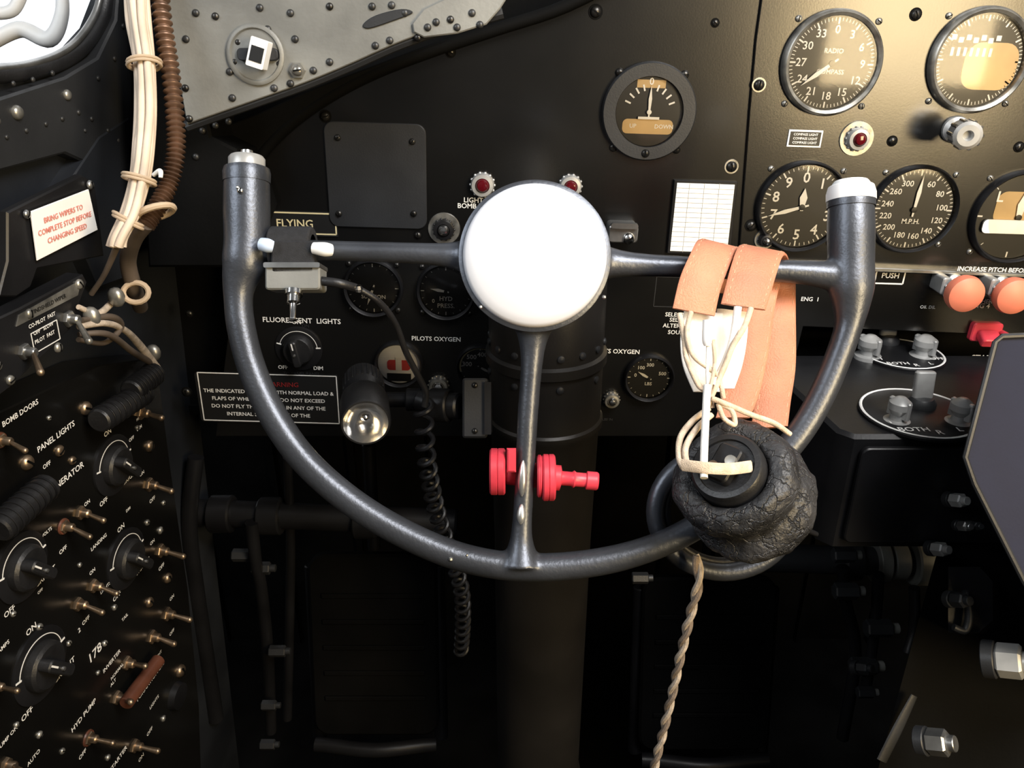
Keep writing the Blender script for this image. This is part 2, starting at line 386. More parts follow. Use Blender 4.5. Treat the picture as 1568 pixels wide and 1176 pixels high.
b.rbox(M,r*1.1,r*.9,.0019,.0021,'amber_glare_tan',r=.012,cy=-r*.1,cx=r*.25); b.done()  # amber patch: golden reflection painted onto the dial face
b,M,r=gauge('manifold_pressure_gauge',MP,993,171,72,[('0',0)],0,1,[(0,.75,.05)],bez='plate',fl=True,words=[('UP',-.45,-.42,.12),('DOWN',.5,-.42,.12)],ns=.2,nr=.86,screws=0)
for i in range(-4,5):
    if i: 
        X=M@Matrix.Rotation(math.radians(-i*17),4,'Z'); b.rbox(X,r*.035,r*.13,.002,.0024,'white',cy=r*.5)
b.rbox(M,r*.45,r*.05,.0035,.004,'white',cy=-r*.12); b.rbox(M,r*1.08,r*.30,.0019,.0021,'amber_glare_tan',cy=-r*.30,r=.004); b.rbox(M,r*.6,r*.16,.0019,.0021,'amber_glare_tan',cy=r*.56)
for an in (48,132,228,312,270):
    a2=math.radians(an); X=M@Matrix.Translation((r*(1.02 if an!=270 else .84)*math.cos(a2),r*(1.02 if an!=270 else .84)*math.sin(a2),.005 if an==270 else 0)); b.screw(X,.0034,'screw')
b.done()
b,M,r=gauge('altimeter',MPR,1226,316,68,[(str(i),i*36) for i in range(10)],50,5,[(0,.45,.09),(253,.82,.05)],ns=.24,nr=.68,thin=.06,bez='satin_black'); b.done()
b,M,r=gauge('airspeed_indicator',MPR,1397,320,66,[('300',-25),('60',25),('80',55),('100',85),('120',112),('140',140),('160',168),('180',198),('200',228),('220',255),('240',280),('260',308)],60,5,[(3,.85,.05)],ns=.14,nr=.68,words=[('M.P.H.',0,-.3,.12)],thin=.06,bez='satin_black'); b.done()
b,M,r=gauge('turn_and_bank_indicator',MPR,1556,332,70,[('L',-50),('R',50)],8,2,[(0,.6,.1)],ns=.24,nr=.7,thin=.06,bez='satin_black'); b.rbox(M,r*1.1,r*.3,.003,.005,'white_plastic',cx=-r*.2,cy=-r*.2,r=.004); b.rbox(M,r*1.1,r*.7,.0019,.0022,'amber_glare_tan',r=.008,cy=r*.2); b.done()  # amber patch is glare put into the dial colour
b,M,r=gauge('hydraulic_pressure_gauge',MP,683,445,45,[('0',180+50)],20,5,[(280,.6,.06)],words=[('HYD',0,-.3,.17),('PRESS.',0,-.58,.17)],bez='satin_black',ns=.15); b.done()
b,M,r=gauge('suction_gauge',MP,572,440,45,[],20,5,[(200,.7,.06)],bez='satin_black',words=[('SUCTION',0,-.35,.15)]); b.done()
b,M,r=gauge('oxygen_pressure_gauge',MP,735,560,36,[('500',-40),('400',10),('300',-80)],20,5,[(120,.6,.06)],bez='satin_black',screws=0,ns=.22); 
for i in range(12):
    X=M@Matrix.Rotation(math.radians(100-i*13),4,'Z'); b.rbox(X,r*.2,r*.07,.002,.0026,'cream_ink',cy=r*.84)
b.done()
b,M,r=gauge('oxygen_pressure_gauge.001',MP,993,577,38,[('0',-80),('100',-40),('300',0),('500',70)],20,5,[(-60,.6,.06)],bez='satin_black',screws=0,ns=.16,words=[('LBS',0,-.3,.15)]);b.done()
b,M,r=gauge('oxygen_flow_indicator',MP,611,556,37,[],0,1,[],bez='satin_black',screws=0,fm='white_plastic')
b.rbox(M,r*.95,r*.45,.002,.0026,'red_ink',r=.003,cy=-r*.05); b.rbox(M,r*.25,r*.6,.0027,.003,'white',cx=0); b.rbox(M,r*1.0,r*.35,.002,.0027,'face',cy=-r*.6); b.done()
# rheostat on main panel
def rheo(name,fr,u,v,r,words=('OFF','DIM','BRIGHT'),dirn=30,sx=1):
    M,k=fr.at(u,v); Rm=r*k; b=B(name)
    b.lathe(M,[(Rm,0),(Rm,.0015),(Rm*.95,.002),(0,.002)],'satin_black',40)
    b.lathe(M,[(Rm*.66,.002),(Rm*.64,.007),(Rm*.56,.009),(0,.009)],'rubber',24)
    X=M@Matrix.Rotation(math.radians(dirn),4,'Z'); b.rbox(X,Rm*.32,Rm*1.15,.009,.018,'rubber',r=Rm*.12,bev=.001)
    b.rbox(X,Rm*.05,Rm*.30,.018,.0183,'white',cy=Rm*.38)
    for i in range(30):
        an=math.radians(-70+i*5.2); Y=M@Matrix.Rotation(-an,4,'Z'); b.rbox(Y,Rm*.08,Rm*.022,.002,.0023,'white',cy=Rm*.80)
    for an in (-75,86):
        Y=M@Matrix.Rotation(-math.radians(an),4,'Z'); b.rbox(Y,Rm*.05,Rm*.2,.002,.0023,'white',cy=Rm*.84)
    for t,an in zip(words,(-140,0,140)):
        an=math.radians(an); b.text(M,t,Rm*.24,'white',Rm*1.18*math.sin(an),Rm*1.18*math.cos(an),.0008)
    b.lathe(M,[(Rm*.06,.018),(Rm*.05,.0195),(0,.0198)],'steel',10)
    b.done()
rheo('fluorescent_light_rheostat',MP,458,533,36,('OFF','ON','DIM'),10)
# indicator lamps
def lamp(name,fr,u,v,r,lens='red_lens',outer='chrome',plate=False):
    M,k=fr.at(u,v); Rm=r*k; b=B(name)
    if plate: b.lathe(M,[(Rm*1.55,0),(Rm*1.5,.0015),(0,.0015)],'bezel',28)
    b.lathe(M,[(Rm,0),(Rm*1.0,.005),(Rm*.9,.0075),(Rm*.62,.008),(Rm*.6,.005)],outer,28)
    for i in range(14):
        an=2*math.pi*i/14; X=M@Matrix.Translation((Rm*math.cos(an),Rm*math.sin(an),.003)); b.ball(X.translation,Rm*.13,outer,8)
    b.lathe(M,[(Rm*.62,.005),(Rm*.58,.008),(Rm*.4,.0105),(0,.0115)],lens,24)
    b.done()
lamp('bomb_door_indicator_lamp',MP,739,282,18,outer='cast_grey'); lamp('bomb_door_indicator_lamp.001',MP,873,284,17,outer='cast_grey')
lamp('panel_light',MP,680,350,16,'chrome','satin_black',True); lamp('oxygen_warning_lamp',MP,672,588,15,'chrome','bezel'); lamp('oxygen_warning_lamp.001',MP,936,610,12,'chrome','bezel')
lamp('marker_beacon_lamp',MPR,1311,212,17,'red_lens','cast_grey',True); lamp('push_button_light',MPR,1170,366,10,'chrome','satin_black',True)
# knob chrome
b=B('static_selector_knob'); p0=MPR.hit(1462,198)[0]; p1=px(1483,208,.61); ax=axisM(p0,p1); Lk=(p1-p0).length
b.lathe(ax,[(.011,0),(.010,.006),(.006,.008),(.005,Lk*.5),(.009,Lk*.5),(.0105,Lk*.55),(.0105,Lk*.95),(.008,Lk),(.004,Lk),(.003,Lk*.9),(0,Lk*.9)],'cast_grey',24)
for i in range(10):
    an=2*math.pi*i/10; q=ax@Vector((.0102*math.cos(an),.0102*math.sin(an),Lk*.57)); q2=ax@Vector((.0102*math.cos(an),.0102*math.sin(an),Lk*.95)); b.cyl(q,q2,.0015,'chrome',seg=8)
b.done()
# clamp right of hub
b=B('wheel_clamp_bracket'); M,k=MP.at(950,350); b.rbox(M,44*k,26*k,0,.02,'steel',r=.003,bev=.001); b.rbox(M,40*k,8*k,.02,.024,'steel',r=.002,cy=14*k); M,k=MP.at(958,356); b.screw(M,.005,'chrome',z=.02); b.done()
# gusset
b=B('windshield_frame_gusset')
GF=Frame((0,.60,C.z),(1,0,0),(0,.12,1))
gpts=cr([(286,190),(340,171),(400,150),(470,125),(540,96),(600,69),(650,50)],3)
b.prism(GF.M,GF.poly([(225,-90),(240,40),(272,110)]+gpts+[(690,22),(740,-90)]),-.004,0,'zinc_grey',.0006)
b.prism(GF.M,GF.poly([(632,36),(650,14),(700,-10),(790,-90),(800,-40),(766,14),(745,38),(700,52),(650,58),(634,50)]),0,.003,'zinc_grey',.0008)
b.tube([GF.hit(u,v+3,-.006)[0] for u,v in gpts]+[GF.hit(770,20,-.006)[0]],.004,'plate',8)
M,k=GF.at(392,84); b.lathe(M,[(44*k,0),(44*k,.002),(41*k,.003),(38*k,.003),(36*k,.0015),(0,.0015)],'zinc_grey',36)
b.rbox(M,62*k,18*k,.0015,.005,'plate',r=.003,cx=5*k,bev=.0006)
X,k=GF.at(404,84,-18); b.rbox(X,26*k,42*k,.005,.016,'white_plastic',r=.001); b.rbox(X,19*k,22*k,.016,.0165,'face',cy=-2*k)
M,k=GF.at(456,108); b.screw(M,11*k,'steel',slot=False); b.lathe(M,[(13*k,0),(12*k,.003),(0,.003)],'bezel',6)
M,k=GF.at(456,108,0,.003); b.screw(M,8*k,'bezel')
for u,v in [(285,60),(284,135),(290,182),(356,150),(420,135),(365,65),(360,95),(445,20),(452,60),(330,25),(398,12),(445,128),(505,95),(575,70),(655,42),(668,34),(700,42),(723,20),(735,38),(690,30),(300,20),(570,10),(480,108),(620,20),(597,62),(640,58),(428,98),(410,45),(352,110),(505,10),(600,8)]:
    M,k=GF.at(u,v,off=.003 if u>640 else 0); b.screw(M,5.6*k,'rivet' if random.random()<.8 else 'screw',slot=False)
# embossed dimple
q=cr([(556,38),(575,24),(615,14),(632,20),(600,33),(565,44)],4,True); b.prism(GF.M,GF.poly(q),0,.0012,'plate',.0005)
b.done()
# window sill/frame dark strip behind cables
b=B('windshield_post'); b.prism(GF.M,GF.poly([(178,-90),(232,-90),(250,60),(285,130),(300,210),(340,230),(372,330),(340,420),(200,420),(185,200)]),-.09,-.03,'dark',.002)
for u,v in [(300,240),(310,200),(330,192),(350,186)]:
    M,k=GF.at(u,v,off=-.03); b.screw(M,5*k,'rivet',slot=False)
b.done()
b=B('glareshield_former')
pts=[MP.loc(u,v,.01) for u,v in cr([(300,205),(380,180),(470,140),(560,105),(650,72),(760,38),(880,-5),(1000,-70)],5)]
pts2=[MP.loc(u,v,.01) for u,v in cr([(372,330),(385,262),(420,212),(480,163),(560,118),(650,82),(760,45),(870,8),(1000,-60)],5)]
FM=MP.shift(.01); b.prism(FM.M,pts+pts2[::-1]+[FM.loc(300,400)],-.02,0,'dark',.001)
b.done()
# -------------- cables top-left
b=B('wire_bundle')
base=[(208,-30,.52),(212,30,.52),(221,95,.52),(224,165,.52),(220,225,.515),(213,275,.515),(200,325,.51),(182,362,.505),(178,378,.505)]
for i in range(11):
    an=i*2.4; rr=16*math.sqrt(i/11); ox=rr*math.cos(an); oz=rr*math.sin(an)*.0004
    ptube(b,[(u+ox*(1-.35*(j/8))+random.uniform(-1.5,1.5),v,d+oz,6.2) for j,(u,v,d) in enumerate(base)],'wire_cream',6,10)
for (u,v,d,du,dv) in [(221,95,.52,24,-3),(213,272,.515,23,5),(196,335,.51,20,10)]:
    for s in (0,5):
        c=px(u,v+s,d); ex=(px(u+du,v+dv+s,d)-c); ez=F*ex.length*.95
        b.tube([c+ex*math.cos(t*math.pi/8)+ez*math.sin(t*math.pi/8) for t in range(16)],.0011,'lace',8,True)
ptube(b,[(235,268,.495,3),(245,262,.492,4),(246,272,.492,3)],'white_cloth')
b.done()
b=B('flexible_conduit')
q=cr([(243,-30,.53),(250,40,.53),(261,110,.53),(268,180,.53),(269,235,.53),(259,280,.53),(240,318,.525),(222,345,.52)],40)
pts=[px(*p) for p in q]; b.tube(pts,[(.0052+.0012*math.sin(i*1.05)) for i in range(len(pts))],'conduit',14)
ptube(b,[(222,340,.52,15),(205,365,.53,13),(196,400,.55,12),(205,440,.57,12),(215,470,.6,11)],'dark_cable')
c=px(238,325,.52); b.tube([c+R*.011*math.cos(t*math.pi/8)+F*.011*math.sin(t*math.pi/8)+U*.004*math.cos(t*math.pi/8) for t in range(16)],.0022,'lace',8,True)
c=px(208,448,.56); b.tube([c+R*.009*math.cos(t*math.pi/8)+U*.007*math.sin(t*math.pi/8) for t in range(16)],.002,'lace',8,True)
b.done()
b=B('wiring_harness')
for i,p in enumerate([[(120,500,.52,5),(160,495,.54,5),(190,505,.58,5),(215,530,.62,6),(245,570,.66,6)],[(120,512,.52,4),(165,512,.54,5),(205,540,.6,5),(240,560,.66,5)],[(120,470,.52,4),(150,480,.54,5),(175,460,.56,5),(200,440,.58,4)],[(125,490,.52,4),(170,485,.55,5),(185,500,.57,5),(160,525,.55,4),(120,520,.52,4)],[(178,380,.51,5),(160,420,.52,4),(140,450,.53,4)]]):
    ptube(b,p,'dark_cable' if i%2 or i==4 else 'twist_tan')
for u,v,d in [(178,455,.55),(140,485,.53),(235,540,.65)]: b.ball(px(u,v,d),.006,'bezel',12,sc=(1,.8,1.2))
b.done()
# -------------- upper left placards
b=B('brake_placard')
f2=LW.shift(.05); b.prism(f2.M,f2.poly([(14,325),(128,268),(148,280),(162,392),(60,412),(50,440),(28,455),(0,455),(14,400)]),-.006,-.001,'satin_black',.001)
f3=LW.shift(.052); b.prism(f3.M,f3.poly([(48,324),(136,290),(150,352),(58,399)]),-.001,0,'paper',.0003)
for i,t in enumerate(['BRING WIPERS TO','COMPLETE STOP BEFORE','CHANGING SPEED']):
    b.label(f3,97-0+i*3,327+i*15,t,8.0,'pale_red_ink',off=.0006)
for u,v in [(40,328),(137,283)]:
    M,k=f2.at(u,v); b.screw(M,7*k,'steel')
b.done()
def toggle(b,fr,u,v,tu,tv,m='brass',base='brass',r=9,L=.021,guard=False):
    M,k=fr.at(u,v); rr=r*k
    b.lathe(M,[(rr,0),(rr,.0018),(rr*.9,.0025),(0,.0025)],base,6); b.lathe(M,[(rr*.6,.002),(rr*.6,.007),(rr*.45,.008),(0,.008)],base,16)
    p0=M@Vector((0,0,.006)); d=fr.hit(tu,tv,L)[0]; b.cyl(p0,d,rr*.26,m,rr*.42,12); b.ball(d,rr*.45,m,12)
b=B('wiper_switch_plate')
f4=LW.shift(.055)
b.prism(f4.M,f4.poly([(-60,560),(-30,500),(30,472),(128,420),(134,432),(108,505),(18,592),(-60,650)]),-.012,0,'satin_black',.001)
b.prism(f4.M,f4.poly([(28,482),(124,428),(118,452),(24,500)]),0,.0006,'bezel')
b.label(f4,72,466,'WINDSHIELD WIPER',6.5,'face',off=.001)
for i,t in enumerate(['CO-PILOT  FAST','OFF   SLOW','PILOT  FAST']): b.label(f4,62+i*2,490+i*13,t,6,off=.0012)
b.frame_line(f4,40,500,100,530,w=1.2)
toggle(b,f4,104,488,136,522,r=13,m='bezel',base='steel'); toggle(b,f4,36,538,62,570,r=13,m='brass',base='steel')
for u,v in [(44,480),(120,435),(88,532),(15,582),(-5,560)]:
    M,k=f4.at(u,v); b.screw(M,8*k,'bezel')
b.done()
# -------------- electrical switch panel on left wall
EP=LW.shift(.03)
b=B('electrical_switch_panel')
b.prism(EP.M,EP.poly([(-120,700),(-20,640),(150,560),(236,548),(243,575),(262,720),(288,900),(305,1080),(312,1300),(-120,1500)]),-.028,0,'panel_black',.001)
tg=[(215,632,247,640),(228,742,262,752),(122,785,158,797),(97,806,137,822),(245,843,280,852),(142,897,178,909),(118,925,156,938),(255,940,290,949),(232,975,266,986),(193,1015,222,1020),(0,674,38,690),(-12,1050,26,1058),(135,1130,172,1138),(205,1142,241,1150),(8,1170,30,1180),(178,1068,200,1075)]
for t in tg:
    u0,v0,u1,v1=t; toggle(b,EP,u0,v0,u1,v1,r=11)
for u,v in [(97,806),(135,1130),(0,674)]:
    M,k=EP.at(u,v); b.lathe(M,[(13*k,0),(12*k,.0012),(0,.0012)],'handle_brown',16)
for u,v,r in [(130,625,11),(228,683,9),(40,708,12),(110,705,7),(256,885,8),(228,922,8),(275,1027,10),(245,812,6),(250,770,4),(175,930,5),(75,640,4),(210,655,4),(20,940,5),(60,960,6),(105,985,5),(122,865,4),(60,1125,6),(95,1150,5),(250,1100,5),(160,985,5),(90,690,9),(150,1030,4),(165,1160,5),(225,800,5),(25,1110,5),(190,820,5)]:
    M,k=EP.at(u,v); b.screw(M,r*k,'brass' if r>6 else 'bezel')
lab=[(30,632,'BOMB DOORS',11),(85,668,'PANEL LIGHTS',12),(70,712,'OFF',9),(100,732,'GENERATOR',13),(212,655,'DIM',7),(200,672,'OFF',7),(232,765,'OFF',8),(216,725,'ON',7),(95,842,'OFF',9),(132,770,'ON',8),(232,830,'ON',7),(246,868,'OFF',8),(140,875,'ON',8),(130,950,'OFF',9),(120,965,'2',10),(144,1000,'178',20),(170,1012,'INVERTER',9),(178,1028,'NORMAL',7),(172,1045,'ALT',7),(262,915,'ON',7),(262,968,'OFF',7),(230,1042,'FORMATION LTS',9),(127,1095,'HYD PUMP',11),(125,1155,'OFF',9),(180,1162,'STARTER',10),(10,1130,'PUMP ON',9),(228,1120,'OFF',8),(240,1005,'BRIGHT',6),(212,640,'PITOT',5),(4,990,'AMPS',9),(60,905,'OFF',6),(70,815,'VOLTS',7),(150,830,'LANDING',8),(160,900,'LIGHTS',7),(205,880,'RUNNING',6),(190,945,'TAIL',7),(215,1160,'ON',8),(50,1160,'AUTO',9),(235,1075,'LIGHTS',7),(195,780,'DIM',6)]
for u,v,t,h in lab: b.label(EP,u,v,t,h*.8,off=.0008)
# fuse / knurled knobs
for p in [((-4,812),(74,742),13),((150,645),(222,600),13),((200,600),(238,570),14)]:
    A0=EP.hit(*p[0],.016)[0]; A1=EP.hit(*p[1],.016)[0]; rr=.009; b.cyl(A0,A1,rr,'rubber',seg=20)
    for i in range(1,9):
        c=A0.lerp(A1,i/9); d=(A1-A0).normalized(); b.cyl(c-d*.0007,c+d*.0007,rr*1.1,'satin_black',seg=20)
A0=EP.hit(192,1078,.014)[0]; A1=EP.hit(243,1010,.014)[0]; b.cyl(A0,A1,.006,'handle_brown')
M,k=EP.at(268,1065); b.lathe(M,[(22*k,0),(20*k,.006),(0,.007)],'satin_black',24)
b.done()
for i,(u,v,r) in enumerate([(172,712,48),(192,855,48),(32,868,56),(60,1018,60)]):
    rheo('lamp_rheostat' if i==0 else 'lamp_rheostat.%03d'%i,EP,u,v,r,('OFF','ON','BRIGHT'),40)
# pipes lower left
b=B('rudder_torque_tube')
p0=px(240,782,.84); p1=px(700,800,.84); b.cyl(p0,p1,.014,'satin_black')
for u in (270,340,415,560): 
    c=px(u,783+(u-240)*.04,.84); b.cyl(c-R*.012,c+R*.012,.020,'satin_black',seg=24)
p0=px(1150,853,.84); p1=px(1425,862,.84); b.cyl(p0,p1,.015,'plate')
for u,w,r,m in [(1300,.01,.021,'plate'),(1345,.006,.024,'zinc_grey'),(1372,.008,.020,'zinc_grey'),(1410,.012,.026,'zinc_grey')]:
    c=px(u,858,.84); b.cyl(c-R*w,c+R*w,r,m,seg=28)
b.done()
b=B('rudder_linkage')
for p in [[(385,800,.82,10),(392,860,.84,9),(400,900,.86,9),(410,1000,.92,9),(415,1120,.98,8)],[(1290,870,.8,10),(1295,920,.82,9),(1310,1000,.86,9),(1290,1130,.9,9)],[(1345,880,.8,9),(1340,960,.83,8),(1325,1060,.86,8)],[(300,700,.8,12),(290,800,.82,12),(300,900,.86,12),(330,1100,.95,12)],[(440,700,.8,7),(445,850,.88,7),(440,1100,1.0,7)]]:
    ptube(b,p,'satin_black')
for u,v,d,r in [(400,870,.85,10),(425,997,.9,9),(412,1080,.93,8),(1295,905,.8,13),(1345,962,.82,14),(1322,1020,.84,14),(1292,850,.78,12),(370,850,.85,10),(980,885,.8,9),(1325,1060,.85,9),(410,1140,.9,8)]:
    c=px(u,v,d); k=d/FP; b.cyl(c-R*r*k*1.4,c+R*r*k*1.4,r*k,'plate',seg=6); b.cyl(c+R*r*k*1.3,c+R*r*k*2.2,r*k*.6,'zinc_grey' if u>1000 else 'plate',seg=10)
b.done()
for i,(u0,u1,v0,v1) in enumerate([(470,668,850,1150),(985,1192,885,1172)]):
    b=B('rudder_pedal' if i==0 else 'rudder_pedal.001')
    tl=px(u0,v0,.98); tr_=px(u1,v0,.98); bl=px(u0+8,v1,1.02)
    fm=Frame((tl+tr_)/2,(tr_-tl),(tl-bl)); w=(tr_-tl).length; h=(tl-bl).length
    b.rbox(fm.M,w,h*.92,-.012,0,'dark',r=.02,bev=.003,cy=-h*.46)
    for j in range(5): b.rbox(fm.M,w*.8,.006,0,.003,'dark',cy=-h*(.2+j*.13),bev=.001)
    b.tube([fm.M@Vector((x*w*.48,-h*.95,.012+.006*math.cos(x*3))) for x in [-1+.2*q for q in range(11)]],.009,'satin_black',12)
    for sx in (-.5,.5): b.cyl(fm.M@Vector((sx*w,-.02,-.02)),fm.M@Vector((sx*w,-h,-.03)),.009,'satin_black')
    b.cyl(fm.M@Vector((0,0,-.02)),fm.M@Vector((0,.14,.0)),.008,'satin_black')
    b.done()
# -------------- control column
cx=.029; CY=.625
b=B('control_column'); CM=Matrix.Translation((cx,CY,C.z))
r=.0485
b.lathe(CM,[(r+.03,-1.2),(r+.02,-1.16),(r+.004,-.80),(r-.004,-.75),(r-.003,-.45),(r-.001,-.330),(r+.002,-.326),(r+.002,-.320),(r,-.318),(r,-.268),(r+.003,-.266),(r+.003,-.258),(r,-.256),(r,-.19),(.042,-.172),(.030,-.166),(0,-.165)],'column_paint',64)
for i in range(16):
    an=2*math.pi*i/16+.2
    for z in (-.248,-.275):
        if z==-.275 and i%2: continue
        p=CM@Vector((r*math.cos(an),r*math.sin(an),z)); b.lathe(axisM(p,p+Vector((math.cos(an),math.sin(an),0))),[(.0032,-.001),(.003,.0012),(.001,.002),(0,.002)],'plate',12)
hubc=px(818,397,.50)
b.cyl(hubc+F*.0,hubc+F*.12,.030,'column_paint',seg=40)
b.done()
# electrical box on column
b=B('column_junction_box'); c=px(727,625,.585); fm=Frame(c,(1,0,0),U)
k=.585/FP; b.rbox(fm.M,38*k,92*k,-.03,0,'plate',r=.002,bev=.0015); b.rbox(fm.M,10*k,80*k,-.03,.003,'satin_black',cx=20*k)
b.cyl(px(706,622,.60),px(668,620,.61),.010,'satin_black'); b.cyl(px(690,621,.605),px(660,620,.61),.013,'satin_black'); b.cyl(px(665,620,.61),px(640,612,.615),.008,'satin_black')
for v in (590,660): 
    M=fm.M@Matrix.Translation((0,(625-v)*k,0)); b.screw(M,.0022,'screw')
b.done()
# spotlight
b=B('cockpit_spotlight'); p0=px(556,580,.66); p1=px(560,648,.585); ax=axisM(p0,p1); Lk=(p1-p0).length; rr=39*.585/FP
b.lathe(ax,[(0,0),(rr*.75,0),(rr*.85,.004),(rr*.85,Lk*.35),(rr*.75,Lk*.38),(rr*.75,Lk*.5),(rr*.98,Lk*.55),(rr,Lk*.58),(rr,Lk-.002),(rr*.95,Lk),(rr*.88,Lk)],'rubber',40)
b.lathe(ax,[(rr*.88,Lk),(rr*.8,Lk-.006),(rr*.6,Lk-.012),(rr*.3,Lk-.016),(0,Lk-.018)],'chrome',40)
b.ball(ax@Vector((0,0,Lk-.010)),rr*.18,'chrome'); 
for i in range(24):
    an=2*math.pi*i/24; b.cyl(ax@Vector((rr*.85*math.cos(an),rr*.85*math.sin(an),.006)),ax@Vector((rr*.85*math.cos(an),rr*.85*math.sin(an),Lk*.33)),.0009,'rubber',seg=6)
b.cyl(px(590,612,.63),px(650,612,.63),.006,'satin_black'); b.cyl(px(622,612,.625),px(646,612,.625),.009,'satin_black')
b.done()
# -------------- yoke
D=.50
G=group('control_yoke',px(818,560,D))
b=B('wheel_rim',G)
rim=[(378,268,D,34),(378,320,D,35),(378,370,D,34),(375,402,D,34),(368,428,D,27),(365,455,D,22),(369,500,D,21.5),(386,565,D,21.5),(418,636,D,22),(465,703,D,22),(530,762,D,22),(605,810,D,22),(690,848,D,22),(770,866,D,22),(850,868,D,21.5),(930,858,D,21),(1000,838,D,20),(1060,810,D,20),(1120,770,D,20),(1180,715,D,20),(1228,658,D,20),(1262,598,D,20),(1286,540,D,20),(1299,500,D,21),(1303,470,D,27),(1303,440,D,34),(1303,400,D,34),(1303,350,D,35),(1303,308,D,33)]
ptube(b,rim,'yoke_metal',8,28)
ptube(b,[(385,382,D,22),(430,382,D,17),(520,384,D,15.5),(640,388,D,16.5),(690,391,D,20),(730,394,D,32)],'yoke_metal',8,24)
ptube(b,[(905,400,D,32),(950,404,D,21),(1010,407,D,17),(1130,412,D,16.5),(1230,417,D,19),(1295,425,D,26)],'yoke_metal',8,24)
ptube(b,[(818,480,D,40),(816,520,D,23),(814,560,D,17),(808,640,D,16),(803,740,D,15),(799,810,D,16),(798,840,D,22),(798,866,D,34)],'yoke_metal',8,24)
fm=basis(R,U,-F,px(818,397,D)); k=D/FP
b.lathe(fm,[(0,-.022),(70*k,-.022),(96*k,-.012),(112*k,.000),(113*k,.010),(108*k,.013),(0,.013)],'yoke_metal',64)
ob=b.done()
md=ob.modifiers.new('weld','REMESH'); md.mode='VOXEL'; md.voxel_size=.0013; md.use_smooth_shade=True
md=ob.modifiers.new('fillet','SMOOTH'); md.iterations=9; md.factor=.6
b=B('hub_cap',G); Rc=107*k
b.lathe(fm,[(Rc,.008),(Rc,.0150),(Rc*.985,.0170),(Rc*.95,.0185),(Rc*.85,.0205),(Rc*.6,.0235),(Rc*.3,.0255),(0,.0262)],'cap_white',96)
b.lathe(fm,[(Rc*1.06,.009),(Rc*1.06,.0135),(Rc*1.01,.0145),(Rc*.99,.0145)],'yoke_metal',96)
b.done()
b=B('grip_ends',G)
def capend(u,v,m1,m2,r):
    c=px(u,v,D); ax=axisM(c,c+U,F); q=r*D/FP
    b.lathe(ax,[(q*1.0,-.004),(q*1.02,.002),(q*.96,.005),(q*.78,.006),(q*.78,.011),(q*.70,.0125),(q*.3,.013),(0,.013)],m1,32,ms=['yoke_metal','yoke_metal','yoke_metal',m1,m1,m1,m1])
    return ax,q
ax,q=capend(378,270,'cast_grey','',35); b.lathe(ax,[(q*.28,.013),(q*.26,.016),(0,.0165)],'steel',16)
for v in (292,): b.screw(basis(R,U,-F,px(368,v,D-.0145)),.002,'chrome')
ax,q=capend(1303,308,'white_plastic','',35); b.lathe(ax,[(q*1.03,.000),(q*1.03,.005),(q*.95,.009),(q*.9,.0095),(0,.0095)],'white_plastic',32)
# worn paint patches on the spoke and rim
for p in [[(801,705,D-.0062),(800,735,D-.0065),(799,760,D-.0062)],[(799,772,D-.0064),(798,790,D-.0066),(797,803,D-.007)]]:
    qs=cr(p,5); n=len(qs); b.tube([px(*z) for z in qs],[.0030*math.sin(math.pi*(i+.6)/(n+.2)) for i in range(n)],'yoke_worn',10)
for u,v,rr in [(364,287,.0013),(505,375,.0013),(925,455,.0014),(736,470,.0013),(690,856,.0016),(715,850,.0009)]:
    b.ball(px(u,v,D-.0155 if v<600 else D-.0085),rr,'steel',8)
b.done()
# -------------- push to talk switch
G=group('push_to_talk_switch',px(450,400,.485))
b=B('strap_clamp',G); k=.485/FP
M=basis(U,F,R,px(416,380,D)); Wd=66*k
b.lathe(M,[(.0085,0),(.0125,0),(.0135,.001),(.0135,Wd-.001),(.0125,Wd),(.0085,Wd)],'nylon',32,sx=1,sy=1)
fm=basis(R,U,-F,px(449,400,.487)); b.rbox(fm,66*k,50*k,-.004,.002,'nylon',r=.002,bev=.001,cy=6*k)
fm=basis(R,U,-F,px(449,425,.487)); b.rbox(fm,84*k,38*k,-.016,.002,'zinc_grey',r=.002,bev=.001); b.rbox(fm,86*k,8*k,-.017,.004,'steel',cy=18*k,r=.001)
c=px(450,446,.487); ax=axisM(c,px(448,490,.480))
b.lathe(ax,[(.0055,0),(.0055,.003),(.004,.0032),(.004,.008),(.0022,.009),(.0018,.018),(.0024,.0195),(0,.0205)],'chrome',16)
ptube(b,[(400,374,.484,10),(410,376,.483,11),(418,378,.484,9)],'blue_insul'); ptube(b,[(480,380,.484,9),(497,382,.483,11),(508,383,.485,9)],'white_plastic')
ptube(b,[(490,430,.49,7),(520,434,.49,7),(550,442,.5,6)],'rubber'); b.ball(px(549,442,.497),.0028,'chrome',8)
ptube(b,[(545,440,.5,5),(580,462,.51,5),(605,495,.53,5),(622,540,.55,5),(640,575,.57,5),(652,600,.58,5),(650,622,.585,5)],'rubber')
b.done()
b=B('coiled_cord')
q=cr([(648,615,.59),(650,660,.60),(655,715,.62),(668,780,.66),(690,850,.70),(706,900,.73),(709,950,.77),(706,1000,.82)],12)
b.tube(helix([px(*p) for p in q],.0060,24,per=14),.0021,'satin_black',8); b.done()
